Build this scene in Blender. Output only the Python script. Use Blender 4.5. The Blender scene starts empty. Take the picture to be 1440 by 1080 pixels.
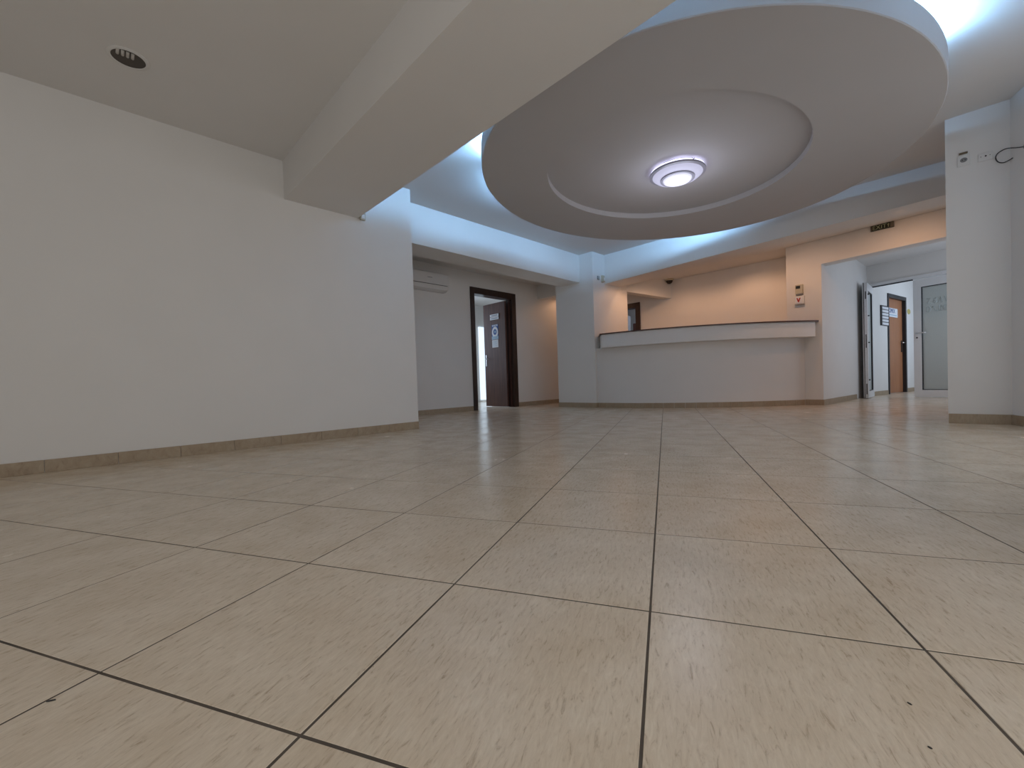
import bpy, bmesh, math, random
from mathutils import Vector, Matrix

random.seed(4)
scene = bpy.context.scene
COL = scene.collection

# ------------------------------------------------------------------ camera
CAM_H = 0.5342
cam_data = bpy.data.cameras.new('camera')
cam = bpy.data.objects.new('camera', cam_data)
COL.objects.link(cam)
right = Vector((0.71000, 0.70350, -0.0327))
up = Vector((0.0093, 0.0372, 0.9993))
fwd = Vector((-0.7042, 0.7097, -0.0199))
fwd.normalize()
right = (right - fwd * right.dot(fwd)).normalized()
up = right.cross(fwd).normalized()
m = Matrix((right, up, -fwd)).transposed().to_4x4()
m.translation = Vector((0, 0, CAM_H))
cam.matrix_world = m
cam_data.sensor_fit = 'HORIZONTAL'
cam_data.sensor_width = 36.0
cam_data.lens = 589.316 / 1440 * 36.0
cam_data.shift_x = -13.43 / 1440
cam_data.shift_y = 8.03 / 1440
cam_data.clip_start = 0.02
scene.camera = cam

# ------------------------------------------------------------------ world / exposure
world = bpy.data.worlds.new('world')
scene.world = world
world.use_nodes = True
bg = world.node_tree.nodes['Background']
bg.inputs[0].default_value = (0.80, 0.88, 1.0, 1)
bg.inputs[1].default_value = 0.3

vs = scene.view_settings
vs.view_transform = 'Standard'
vs.look = 'None'
vs.gamma = 1.0
vs.use_curve_mapping = False
vs.exposure = 0.0
scene.cycles.sample_clamp_indirect = 4.0
scene.cycles.caustics_reflective = False
scene.cycles.caustics_refractive = False


def area_light(name, loc, direction, sx, sy, power, color, spread=180):
    d = bpy.data.lights.new(name, 'AREA')
    d.shape = 'RECTANGLE'
    d.size, d.size_y = sx, sy
    d.energy = power
    d.color = color
    d.spread = math.radians(spread)
    o = bpy.data.objects.new(name, d)
    COL.objects.link(o)
    o.location = loc
    o.rotation_euler = Vector(direction).to_track_quat('-Z', 'Y').to_euler()
    return o


def spot_light(name, loc, power, color, angle, blend=0.5, radius=0.03, direction=(0, 0, -1)):
    d = bpy.data.lights.new(name, 'SPOT')
    d.energy = power
    d.color = color
    d.spot_size = math.radians(angle)
    d.spot_blend = blend
    d.shadow_soft_size = radius
    o = bpy.data.objects.new(name, d)
    COL.objects.link(o)
    o.location = loc
    o.rotation_euler = Vector(direction).to_track_quat('-Z', 'Y').to_euler()
    return o


DAY = (1.0, 0.97, 0.94)
COOL = (0.66, 0.80, 1.0)
WARM = (1.0, 0.55, 0.31)
COVE = (0.30, 0.60, 1.0)
# daylight falling through the two shop-front windows on the right and the one behind
area_light('daylight_window_far', (1.19, 3.95, 1.25), (-1, 0, -0.05), 2.4, 2.2, 13, DAY)
area_light('daylight_window_near', (1.19, -0.45, 1.25), (-1, 0, -0.05), 3.7, 2.2, 31, DAY)
area_light('daylight_window_back', (-1.2, -3.45, 1.45), (0, 1, -0.05), 1.7, 1.8, 5, DAY)
# daylight in the rooms beyond the doors
area_light('daylight_office', (-9.0, 5.6, 1.6), (1, 0, -0.1), 1.6, 1.6, 32, COOL)
area_light('daylight_hall', (1.40, 12.3, 1.6), (-1, 0, -0.1), 1.6, 1.6, 28, COOL)
area_light('daylight_entry', (1.25, 9.2, 1.5), (-1, 0.1, 0.0), 1.4, 1.6, 16, COOL)
area_light('daylight_store', (-5.3, 10.6, 1.8), (0, -1, -0.1), 1.2, 1.2, 16, COOL)
# warm lamps above the reception, then added warm spots without fittings
spot_light('reception_lamp_a', (-3.60, 7.75, 2.57), 18, WARM, 165, 0.5)
spot_light('reception_lamp_b', (-2.35, 7.95, 2.57), 20, WARM, 165, 0.5)
spot_light('reception_lamp_c', (-5.85, 7.9, 2.57), 11, WARM, 160, 0.35)
spot_light('entry_fill', (-0.30, 7.12, 2.50), 19, WARM, 160, 1.0, 0.02, (0, 0.55, -1))  # no lamp in this soffit; spot added to warm the strip above the entry
spot_light('pier_fill', (-1.55, 7.15, 2.45), 16, WARM, 160, 1.0, 0.02, (0, 0.55, -1))  # unseen spot added to wash the pier face with warm light
spot_light('column_fill', (-3.85, 7.25, 2.35), 7, WARM, 150, 0.4, 0.02, (-0.3, 0, -1))  # added soffit spot without a fitting, makes the warm scallop on the column

# ------------------------------------------------------------------ materials
MATS = {}


def _nt(name):
    mt = bpy.data.materials.new(name)
    mt.use_nodes = True
    nt = mt.node_tree
    return mt, nt, nt.nodes['Principled BSDF']


def plain(name, col, rough=0.5, var=0.06, scale=8.0, bump=0.0, bscale=120.0, metal=0.0, spec=0.5, coat=0.0):
    if name in MATS:
        return MATS[name]
    mt, nt, b = _nt(name)
    tc = nt.nodes.new('ShaderNodeTexCoord')
    n = nt.nodes.new('ShaderNodeTexNoise')
    n.inputs['Scale'].default_value = scale
    n.inputs['Detail'].default_value = 4
    nt.links.new(tc.outputs['Object'], n.inputs['Vector'])
    r = nt.nodes.new('ShaderNodeValToRGB')
    r.color_ramp.elements[0].position = 0.3
    r.color_ramp.elements[1].position = 0.7
    r.color_ramp.elements[0].color = [c * (1 - var) for c in col] + [1]
    r.color_ramp.elements[1].color = [min(1, c * (1 + var)) for c in col] + [1]
    nt.links.new(n.outputs['Fac'], r.inputs['Fac'])
    nt.links.new(r.outputs['Color'], b.inputs['Base Color'])
    b.inputs['Roughness'].default_value = rough
    b.inputs['Metallic'].default_value = metal
    b.inputs['Specular IOR Level'].default_value = spec
    b.inputs['Coat Weight'].default_value = coat
    if bump > 0:
        n2 = nt.nodes.new('ShaderNodeTexNoise')
        n2.inputs['Scale'].default_value = bscale
        n2.inputs['Detail'].default_value = 3
        nt.links.new(tc.outputs['Object'], n2.inputs['Vector'])
        bp = nt.nodes.new('ShaderNodeBump')
        bp.inputs['Strength'].default_value = bump
        bp.inputs['Distance'].default_value = 0.002
        nt.links.new(n2.outputs['Fac'], bp.inputs['Height'])
        nt.links.new(bp.outputs['Normal'], b.inputs['Normal'])
    MATS[name] = mt
    return mt


def wood(name, c1, c2, rough=0.4, stretch=(14, 14, 0.7)):
    if name in MATS:
        return MATS[name]
    mt, nt, b = _nt(name)
    tc = nt.nodes.new('ShaderNodeTexCoord')
    mp = nt.nodes.new('ShaderNodeMapping')
    mp.inputs['Scale'].default_value = stretch
    n = nt.nodes.new('ShaderNodeTexNoise')
    n.inputs['Scale'].default_value = 3.0
    n.inputs['Detail'].default_value = 6
    n.inputs['Distortion'].default_value = 0.4
    r = nt.nodes.new('ShaderNodeValToRGB')
    r.color_ramp.elements[0].position = 0.3
    r.color_ramp.elements[1].position = 0.7
    r.color_ramp.elements[0].color = list(c1) + [1]
    r.color_ramp.elements[1].color = list(c2) + [1]
    nt.links.new(tc.outputs['Object'], mp.inputs['Vector'])
    nt.links.new(mp.outputs['Vector'], n.inputs['Vector'])
    nt.links.new(n.outputs['Fac'], r.inputs['Fac'])
    nt.links.new(r.outputs['Color'], b.inputs['Base Color'])
    b.inputs['Roughness'].default_value = rough
    MATS[name] = mt
    return mt


def tile_mat(name, dark, mid, light, rough=0.28, streak=True):
    mt, nt, b = _nt(name)
    tc = nt.nodes.new('ShaderNodeTexCoord')
    oi = nt.nodes.new('ShaderNodeObjectInfo')
    # every tile shows its own piece of the stone print
    off = nt.nodes.new('ShaderNodeVectorMath')
    off.operation = 'MULTIPLY_ADD'
    cmb = nt.nodes.new('ShaderNodeCombineXYZ')
    nt.links.new(oi.outputs['Random'], cmb.inputs[0])
    nt.links.new(oi.outputs['Random'], cmb.inputs[1])
    nt.links.new(cmb.outputs[0], off.inputs[0])
    off.inputs[1].default_value = (37.0, 53.0, 0)
    nt.links.new(tc.outputs['Object'], off.inputs[2])
    mp = nt.nodes.new('ShaderNodeMapping')
    mp.inputs['Scale'].default_value = (34, 7.0, 5)
    nt.links.new(off.outputs[0], mp.inputs['Vector'])
    n1 = nt.nodes.new('ShaderNodeTexNoise')
    n1.inputs['Scale'].default_value = 3.4
    n1.inputs['Detail'].default_value = 9
    n1.inputs['Roughness'].default_value = 0.72
    n1.inputs['Distortion'].default_value = 0.7
    nt.links.new(mp.outputs[0], n1.inputs['Vector'])
    r = nt.nodes.new('ShaderNodeValToRGB')
    e = r.color_ramp.elements
    e[0].position = 0.30
    e[0].color = list(dark) + [1]
    e[1].position = 0.66
    e[1].color = list(light) + [1]
    k = e.new(0.44)
    k.color = list(mid) + [1]
    nt.links.new(n1.outputs['Fac'], r.inputs['Fac'])
    # broad, soft clouding
    n2 = nt.nodes.new('ShaderNodeTexNoise')
    n2.inputs['Scale'].default_value = 5
    n2.inputs['Detail'].default_value = 4
    nt.links.new(off.outputs[0], n2.inputs['Vector'])
    r2 = nt.nodes.new('ShaderNodeValToRGB')
    r2.color_ramp.elements[0].position = 0.32
    r2.color_ramp.elements[0].color = (0.90, 0.87, 0.83, 1)
    r2.color_ramp.elements[1].position = 0.68
    r2.color_ramp.elements[1].color = (1.0, 1.0, 1.0, 1)
    nt.links.new(n2.outputs['Fac'], r2.inputs['Fac'])
    mx = nt.nodes.new('ShaderNodeMix')
    mx.data_type = 'RGBA'
    mx.blend_type = 'MULTIPLY'
    mx.inputs[0].default_value = 1.0
    nt.links.new(r.outputs['Color'], mx.inputs[6])
    nt.links.new(r2.outputs['Color'], mx.inputs[7])
    nt.links.new(mx.outputs[2], b.inputs['Base Color'])
    # worn glaze
    rr = nt.nodes.new('ShaderNodeMapRange')
    rr.inputs['To Min'].default_value = rough - 0.07
    rr.inputs['To Max'].default_value = rough + 0.14
    nt.links.new(n2.outputs['Fac'], rr.inputs['Value'])
    nt.links.new(rr.outputs[0], b.inputs['Roughness'])
    bp = nt.nodes.new('ShaderNodeBump')
    bp.inputs['Strength'].default_value = 0.10
    bp.inputs['Distance'].default_value = 0.002
    nt.links.new(n1.outputs['Fac'], bp.inputs['Height'])
    nt.links.new(bp.outputs['Normal'], b.inputs['Normal'])
    return mt


def emis(name, col, strength, base=None):
    if name in MATS:
        return MATS[name]
    mt, nt, b = _nt(name)
    n = nt.nodes.new('ShaderNodeTexNoise')
    n.inputs['Scale'].default_value = 6
    r = nt.nodes.new('ShaderNodeValToRGB')
    r.color_ramp.elements[0].color = [c * 0.95 for c in col] + [1]
    r.color_ramp.elements[1].color = list(col) + [1]
    nt.links.new(n.outputs['Fac'], r.inputs['Fac'])
    nt.links.new(r.outputs['Color'], b.inputs['Emission Color'])
    b.inputs['Emission Strength'].default_value = strength
    b.inputs['Base Color'].default_value = list(base or col) + [1]
    MATS[name] = mt
    return mt


def frosted(name):
    mt, nt, b = _nt(name)
    n = nt.nodes.new('ShaderNodeTexNoise')
    n.inputs['Scale'].default_value = 60
    r = nt.nodes.new('ShaderNodeValToRGB')
    r.color_ramp.elements[0].color = (0.70, 0.76, 0.74, 1)
    r.color_ramp.elements[1].color = (0.78, 0.83, 0.80, 1)
    nt.links.new(n.outputs['Fac'], r.inputs['Fac'])
    nt.links.new(r.outputs['Color'], b.inputs['Base Color'])
    b.inputs['Roughness'].default_value = 0.5
    b.inputs['Transmission Weight'].default_value = 0.45
    b.inputs['IOR'].default_value = 1.2
    return mt


WALL = plain('wall_paint', (0.80, 0.785, 0.76), 0.75, 0.012, 2.5, 0.10, 160)
CEIL = plain('ceiling_paint', (0.78, 0.765, 0.745), 0.8, 0.012, 2.0, 0.06, 140)
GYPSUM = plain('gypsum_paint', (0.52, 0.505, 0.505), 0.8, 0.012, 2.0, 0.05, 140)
GROUT = plain('grout', (0.095, 0.075, 0.058), 0.9, 0.25, 9)
TILE = tile_mat('floor_tile_glaze', (0.45, 0.345, 0.24), (0.72, 0.61, 0.475), (0.81, 0.705, 0.565), 0.19)
SKIRT = tile_mat('skirting_tile_glaze', (0.30, 0.22, 0.15), (0.40, 0.31, 0.215), (0.46, 0.37, 0.26), 0.45)
DARKWOOD = wood('dark_wenge', (0.020, 0.009, 0.006), (0.050, 0.022, 0.013), 0.35)
LEAFWOOD = wood('brown_door_veneer', (0.060, 0.026, 0.020), (0.120, 0.052, 0.038), 0.4)
ORANGEWOOD = wood('orange_door_veneer', (0.33, 0.135, 0.06), (0.46, 0.20, 0.09), 0.45)
TOPWOOD = wood('counter_top_laminate', (0.060, 0.030, 0.025), (0.115, 0.055, 0.045), 0.35, (0.8, 9, 9))
PVC = plain('white_pvc', (0.78, 0.79, 0.80), 0.3, 0.02)
PLASTIC = plain('white_plastic', (0.76, 0.75, 0.73), 0.38, 0.02)
ACPL = plain('air_conditioner_plastic', (0.72, 0.71, 0.70), 0.35, 0.02)
BEIGE = plain('beige_plastic', (0.55, 0.50, 0.38), 0.45, 0.04)
GREYPL = plain('grey_plastic', (0.22, 0.22, 0.22), 0.5, 0.08)
BLACK = plain('black_plastic', (0.015, 0.015, 0.016), 0.4, 0.1)
DARKMETAL = plain('dark_profile_metal', (0.035, 0.037, 0.042), 0.4, 0.1, metal=0.3)
CHROME = plain('chrome', (0.75, 0.75, 0.76), 0.22, 0.03, metal=1.0)
ALU = plain('brushed_aluminium', (0.62, 0.63, 0.65), 0.35, 0.05, 30, metal=0.8)
PAPER = plain('paper_white', (0.78, 0.80, 0.84), 0.7, 0.02)
BLUEINK = plain('blue_ink', (0.03, 0.09, 0.32), 0.6, 0.05)
PALEBLUE = plain('pale_blue_print', (0.36, 0.52, 0.66), 0.6, 0.05)
GREYINK = plain('grey_ink', (0.16, 0.18, 0.22), 0.6, 0.05)
REDINK = plain('red_print', (0.42, 0.035, 0.025), 0.5, 0.05)
EXITDARK = plain('exit_panel_dark', (0.012, 0.016, 0.008), 0.35, 0.2)
EXITPALE = plain('exit_letter_pale', (0.42, 0.46, 0.30), 0.5, 0.05)
EXITEND = plain('exit_end_cap', (0.14, 0.12, 0.09), 0.5, 0.1)
YELLOW = plain('yellow_print', (0.55, 0.47, 0.16), 0.6, 0.05)
ETCH = plain('etched_lettering', (0.58, 0.64, 0.63), 0.6, 0.04)
FROST = frosted('frosted_glass')
LENS = plain('smoked_dome', (0.03, 0.022, 0.018), 0.15, 0.1)
REFLECTOR = plain('downlight_reflector', (0.075, 0.06, 0.048), 0.3, 0.1, metal=0.6)
LAMPGLASS = plain('unlit_lamp_tube', (0.55, 0.52, 0.48), 0.35, 0.04)
CABLE = plain('black_cable', (0.02, 0.02, 0.022), 0.5, 0.1)


# ------------------------------------------------------------------ mesh helpers
def obj(name, verts, faces, mat, parent=None, smooth=False, bevel=0.0, seg=2):
    me = bpy.data.meshes.new(name)
    me.from_pydata([tuple(v) for v in verts], [], faces)
    bm = bmesh.new()
    bm.from_mesh(me)
    bmesh.ops.recalc_face_normals(bm, faces=bm.faces)
    if bevel > 0:
        bmesh.ops.bevel(bm, geom=list(bm.edges), offset=bevel, segments=seg, affect='EDGES', profile=0.6)
    if smooth:
        for f in bm.faces:
            f.smooth = True
    bm.to_mesh(me)
    bm.free()
    me.materials.append(mat)
    o = bpy.data.objects.new(name, me)
    COL.objects.link(o)
    if parent:
        o.parent = parent
    return o


def tag(o, label, cat=None, group=None, kind=None):
    o['label'] = label
    if cat:
        o['category'] = cat
    if group:
        o['group'] = group
    if kind:
        o['kind'] = kind
    return o


def empty(name, loc, label, cat, rz=0.0, group=None, kind=None):
    o = bpy.data.objects.new(name, None)
    COL.objects.link(o)
    o.location = loc
    o.rotation_euler = (0, 0, rz)
    o.empty_display_size = 0.1
    return tag(o, label, cat, group, kind)


def box_vf(x0, x1, y0, y1, z0, z1):
    v = [(x0, y0, z0), (x1, y0, z0), (x1, y1, z0), (x0, y1, z0), (x0, y0, z1), (x1, y0, z1), (x1, y1, z1), (x0, y1, z1)]
    f = [(0, 3, 2, 1), (4, 5, 6, 7), (0, 1, 5, 4), (1, 2, 6, 5), (2, 3, 7, 6), (3, 0, 4, 7)]
    return v, f


def box(name, x0, x1, y0, y1, z0, z1, mat, parent=None, bevel=0.0, seg=2, smooth=False):
    v, f = box_vf(x0, x1, y0, y1, z0, z1)
    return obj(name, v, f, mat, parent, smooth, bevel, seg)


def prism_vf(poly, z0, z1):
    n = len(poly)
    zb = z0 if isinstance(z0, (list, tuple)) else [z0] * n
    zt = z1 if isinstance(z1, (list, tuple)) else [z1] * n
    v = [(p[0], p[1], zb[i]) for i, p in enumerate(poly)] + [(p[0], p[1], zt[i]) for i, p in enumerate(poly)]
    f = [tuple(range(n))[::-1], tuple(range(n, 2 * n))] + [(i, (i + 1) % n, n + (i + 1) % n, n + i) for i in range(n)]
    return v, f


def prism(name, poly, z0, z1, mat, parent=None, bevel=0.0):
    v, f = prism_vf(poly, z0, z1)
    return obj(name, v, f, mat, parent, False, bevel)


def join_vf(parts):
    V, F = [], []
    for v, f in parts:
        o = len(V)
        V += list(v)
        F += [tuple(i + o for i in q) for q in f]
    return V, F


def lathe(name, prof, mat, parent=None, loc=(0, 0, 0), n=48, sx=1.0, sy=1.0, smooth=True, rot=0.0):
    """prof: list of (radius, z)"""
    V, F = [], []
    for r, z in prof:
        for k in range(n):
            a = 2 * math.pi * k / n
            x, y = r * math.cos(a) * sx, r * math.sin(a) * sy
            V.append((loc[0] + x * math.cos(rot) - y * math.sin(rot), loc[1] + x * math.sin(rot) + y * math.cos(rot), loc[2] + z))
    for i in range(len(prof) - 1):
        for k in range(n):
            a, b = i * n + k, i * n + (k + 1) % n
            F.append((a, b, b + n, a + n))
    if prof[0][0] > 1e-4:
        F.append(tuple(range(n))[::-1])
    if prof[-1][0] > 1e-4:
        F.append(tuple(range((len(prof) - 1) * n, len(prof) * n)))
    me = bpy.data.meshes.new(name)
    me.from_pydata(V, [], F)
    bm = bmesh.new()
    bm.from_mesh(me)
    bmesh.ops.remove_doubles(bm, verts=bm.verts, dist=1e-6)
    bmesh.ops.recalc_face_normals(bm, faces=bm.faces)
    for f in bm.faces:
        f.smooth = smooth and len(f.verts) <= 4
    if smooth:
        for e in bm.edges:
            if len(e.link_faces) == 2 and e.link_faces[0].normal.angle(e.link_faces[1].normal, 0) > math.radians(35):
                e.smooth = False
    bm.to_mesh(me)
    bm.free()
    me.materials.append(mat)
    o = bpy.data.objects.new(name, me)
    COL.objects.link(o)
    if parent:
        o.parent = parent
    return o


def tube(name, pts, r, mat, parent=None, n=10):
    pts = [Vector(p) for p in pts]
    V, F = [], []
    for i, p in enumerate(pts):
        t = (pts[min(i + 1, len(pts) - 1)] - pts[max(i - 1, 0)]).normalized()
        a = t.orthogonal().normalized() if i == 0 else (a - t * a.dot(t)).normalized()
        b = t.cross(a)
        for k in range(n):
            q = 2 * math.pi * k / n
            V.append(p + a * math.cos(q) * r + b * math.sin(q) * r)
    for i in range(len(pts) - 1):
        for k in range(n):
            x, y = i * n + k, i * n + (k + 1) % n
            F.append((x, y, y + n, x + n))
    F.append(tuple(range(n)))
    F.append(tuple(range(len(V) - n, len(V))))
    return obj(name, V, F, mat, parent, True)


def text_vf(s, size, depth=0.0015, align='CENTER'):
    cu = bpy.data.curves.new('t', 'FONT')
    cu.body = s
    cu.size = size
    cu.extrude = depth / 2
    cu.align_x = align
    cu.align_y = 'CENTER'
    cu.resolution_u = 3
    o = bpy.data.objects.new('t', cu)
    COL.objects.link(o)
    bpy.context.view_layer.update()
    dg = bpy.context.evaluated_depsgraph_get()
    me = bpy.data.meshes.new_from_object(o.evaluated_get(dg))
    v = [tuple(x.co) for x in me.vertices]
    f = [tuple(p.vertices) for p in me.polygons]
    bpy.data.objects.remove(o)
    bpy.data.curves.remove(cu)
    bpy.data.meshes.remove(me)
    return v, f


def frame_map(vf, origin, ux, uy, un):
    """map text-plane (x,y,z) to world with axes ux (reading direction), uy (up), un (out)"""
    o, ux, uy, un = Vector(origin), Vector(ux), Vector(uy), Vector(un)
    return [tuple(o + ux * v[0] + uy * v[1] + un * v[2]) for v in vf[0]], vf[1]


def oriented_box(name, origin, ux, un, w, h, d, mat, parent=None, bevel=0.0, uz=(0, 0, 1)):
    """box centred on origin (back face), w along ux, h along z, d out along un"""
    v, f = box_vf(-w / 2, w / 2, -h / 2, h / 2, 0, d)
    V, F = frame_map((v, f), origin, ux, uz, un)
    return obj(name, V, F, mat, parent, False, bevel)


STR = 'structure'
TOP = 2.97      # top of every wall, above the ceilings

# ------------------------------------------------------------------ floor and its tiles
floor = box('floor', -9.4, 1.9, -3.4, 15.0, -0.14, -0.0009, GROUT)
tag(floor, 'beige tiled floor of the empty hall with dark grout joints', None, None, STR)
T0 = Vector((-0.25228, 0.41693))
TA = Vector((0.90004, 0.43582))
TB = Vector((-0.43582, 0.90004))
TS = 0.5
TANG = math.atan2(TA.y, TA.x)


def tile_vf(s=0.4950, c=0.0008, z0=-0.012):
    a = s / 2
    b = a - c
    v = [(-a, -a, z0), (a, -a, z0), (a, a, z0), (-a, a, z0), (-a, -a, -c), (a, -a, -c), (a, a, -c), (-a, a, -c),
         (-b, -b, 0), (b, -b, 0), (b, b, 0), (-b, b, 0)]
    f = [(8, 9, 10, 11)]
    for i in range(4):
        j = (i + 1) % 4
        f += [(4 + i, 4 + j, 8 + j, 8 + i), (i, j, 4 + j, 4 + i)]
    return v, f


tv, tf = tile_vf()
tile_me = bpy.data.meshes.new('floor_tile')
tile_me.from_pydata(tv, [], tf)
tile_me.materials.append(TILE)


def inside(P):
    x, y = P
    if -4.75 < x < 1.35 and -3.2 < y < 7.0:
        return True
    if -6.6 < x < -4.0 and 2.4 < y < 9.1:
        return True
    if -4.2 < x < -1.4 and 6.8 < y < 9.1:
        return True
    if -1.6 < x < 1.7 and 6.8 < y < 14.6:
        return True
    if -9.1 < x < -6.4 and 4.3 < y < 8.4:
        return True
    return False


cand = []
for i in range(-30, 30):
    for j in range(-14, 40):
        P = T0 + TA * (i + 0.5) * TS + TB * (j + 0.5) * TS
        if not inside(P):
            continue
        d = Vector((P.x, P.y, -CAM_H))
        zc = d.dot(fwd)
        xc = d.dot(right)
        vis = zc > -0.1 and abs(xc) < 1.35 * max(zc, 0) + 0.5
        cand.append(((0 if vis else 1, d.length), P))
cand.sort(key=lambda t: t[0])
rest = []
for k, (key, P) in enumerate(cand):
    if k < 300 and key[0] == 0:
        o = bpy.data.objects.new('tile', tile_me)
        COL.objects.link(o)
        o.parent = floor
        o.location = (P.x, P.y, random.uniform(-0.0004, 0.0))
        o.rotation_euler = (random.uniform(-.0006, .0006), random.uniform(-.0006, .0006), TANG)
    else:
        rest.append(P)
parts = []
R2 = Matrix.Rotation(-TANG, 2)
for P in rest:
    q = R2 @ P
    parts.append(([(v[0] + q.x, v[1] + q.y, v[2]) for v in tv], tf))
V, F = join_vf(parts)
o = obj('distant_tiles', V, F, TILE, floor)
o.rotation_euler = (0, 0, TANG)
o['kind'] = 'stuff'

# ------------------------------------------------------------------ walls
XL = -4.496


def struct(o, label):
    return tag(o, label, None, None, STR)


struct(box('wall_left', -4.85, XL, -3.2, 2.73, -0.1, TOP, WALL), 'long plain white wall along the left side of the hall')
struct(box('wall_alcove_side', -6.5, -4.85, 2.55, 2.73, -0.1, TOP, WALL), 'white side wall closing the alcove behind the left wall')
V, F = join_vf([box_vf(-6.5, -6.35, 2.73, 5.12, -0.1, TOP), box_vf(-6.5, -6.35, 6.24, 9.0, -0.1, TOP), box_vf(-6.5, -6.35, 5.12, 6.24, 2.30, TOP)])
struct(obj('wall_alcove_back', V, F, WALL), 'white back wall of the alcove around the dark framed door')
struct(box('wall_column', -5.4, -4.5, 6.5, 7.7, -0.1, TOP, WALL), 'square white column between the alcove and the reception')
struct(box('trim_1', -6.35, -5.4, 7.0, 7.15, 2.36, TOP, WALL), 'lintel over the warm lit passage beside the column')
# reception back wall with a door opening
V, F = join_vf([box_vf(-6.35, -5.72, 8.75, 8.9, -0.1, TOP), box_vf(-4.84, -1.68, 8.75, 8.9, -0.1, TOP), box_vf(-5.72, -4.84, 8.75, 8.9, 2.20, TOP)])
struct(obj('wall_reception_back', V, F, WALL), 'warm lit wall behind the reception counter')
struct(prism('trim_2', [(-4.5, 7.68), (-4.03, 8.79), (-4.20, 8.80), (-4.66, 7.68)], [2.30, 2.215, 2.215, 2.30], 2.66, WALL),
       'low lintel behind the column beside the reception back wall')
# pier to the right of the reception, running on as the entry's left wall
struct(prism('wall_pier', [(-1.764, 8.10), (-1.276, 8.052), (-1.075, 9.98), (-0.99, 11.02), (-1.25, 11.02), (-1.764, 8.95)], -0.1, TOP, WALL),
       'white pier between the reception counter and the entry')
struct(prism('trim_3', [(-1.276, 8.052), (1.75, 7.752), (1.75, 7.98), (-1.25, 8.28)], [2.222, 2.29, 2.29, 2.222], TOP, WALL),
       'warm lit wall strip above the entry opening under the exit sign')
struct(prism('wall_right', [(0.074, 5.768), (0.48, 5.768), (0.62, 5.40), (1.75, 5.40), (1.75, 6.05), (0.20, 6.05)], -0.1, TOP, WALL),
       'pale wall at the right edge with sockets high up')
struct(box('wall_entry_side', 1.6, 1.75, 6.05, 14.6, -0.1, TOP, WALL), 'outer side wall of the entry and corridor')
struct(box('wall_rear', -4.85, -2.1, -3.35, -3.2, -0.1, TOP, WALL), 'rear wall of the hall left of the rear window')
struct(box('wall_rear_corner', -0.3, 1.10, -3.35, -3.2, -0.1, TOP, WALL), 'rear wall of the hall right of the rear window')
V, F = join_vf([box_vf(-2.1, -0.3, -3.35, -3.2, -0.1, 0.45), box_vf(-2.1, -0.3, -3.35, -3.2, 2.4, TOP)])
struct(obj('wall_rear_window', V, F, WALL), 'rear wall strips below and above the rear window')
# shop-front side with pier
V, F = join_vf([box_vf(0.95, 1.10, 2.62, 5.4, 2.45, TOP), box_vf(0.95, 1.10, 2.62, 5.4, -0.1, 0.10), box_vf(0.95, 1.10, 5.15, 5.4, 0.10, 2.45),
                box_vf(0.95, 1.10, -3.2, 1.50, 2.45, TOP), box_vf(0.95, 1.10, -3.2, 1.50, -0.1, 0.10), box_vf(0.95, 1.10, -3.2, -2.35, 0.10, 2.45)])
struct(obj('wall_front', V, F, WALL), 'shop-front wall around the windows')
struct(box('wall_pillar', 0.66, 1.10, 1.50, 2.62, -0.1, TOP, WALL), 'pier under the ceiling beam by the shop-front')

# windows (outside the picture, they light the hall)
for k, (y0, y1) in enumerate(((2.62, 5.15), (-2.35, 1.50))):
    parts = [box_vf(0.98, 1.05, y0, y0 + 0.06, 0.10, 2.45), box_vf(0.98, 1.05, y1 - 0.06, y1, 0.10, 2.45),
             box_vf(0.98, 1.05, y0 + 0.06, y1 - 0.06, 0.10, 0.16), box_vf(0.98, 1.05, y0 + 0.06, y1 - 0.06, 2.39, 2.45),
             box_vf(0.98, 1.05, (y0 + y1) / 2 - 0.03, (y0 + y1) / 2 + 0.03, 0.16, 2.39)]
    V, F = join_vf(parts)
    struct(obj('window_%d' % (k + 1), V, F, PVC), 'shop-front window frame %s the pier' % ('beyond' if k == 0 else 'before'))
parts = [box_vf(-2.1, -2.04, -3.30, -3.24, 0.45, 2.4), box_vf(-0.36, -0.3, -3.30, -3.24, 0.45, 2.4),
         box_vf(-2.04, -0.36, -3.30, -3.24, 0.45, 0.51), box_vf(-2.04, -0.36, -3.30, -3.24, 2.34, 2.4)]
V, F = join_vf(parts)
struct(obj('window_3', V, F, PVC), 'window frame in the rear wall')

# ------------------------------------------------------------------ ceilings, beams
struct(box('ceiling', -4.85, 1.75, -3.2, 1.36, 2.752, 2.98, CEIL), 'plain ceiling left of the beam with a recessed downlight')
struct(box('ceiling_hall', -5.3, 1.75, 2.0, 7.0, 2.889, 2.98, CEIL), 'ceiling above the suspended oval panel')
struct(box('ceiling_alcove', -6.5, -5.2, 2.55, 7.1, 2.67, 2.98, CEIL), 'low ceiling of the alcove')
struct(box('ceiling_reception', -6.5, -1.55, 7.35, 9.0, 2.605, 2.98, CEIL), 'warm lit ceiling above the reception')
struct(box('ceiling_entry', -1.7, 1.75, 7.95, 14.6, 2.62, 2.98, CEIL), 'ceiling of the entry and corridor')
struct(box('trim_4', XL, 1.10, 1.338, 2.069, 2.382, TOP, CEIL), 'broad ceiling beam crossing the hall to the left wall')
struct(box('trim_5', -5.26, -4.804, 2.73, 6.55, 2.37, TOP, WALL), 'bluish lit header beam above the alcove')
struct(prism('trim_6', [(-4.5, 6.885), (1.75, 6.885), (1.75, 7.75), (0.083, 7.917), (-1.722, 8.096), (-4.5, 7.42)],
             [2.345, 2.562, 2.65, 2.624, 2.601, 2.36], TOP, WALL), 'bluish lit header beam above the reception counter')

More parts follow.
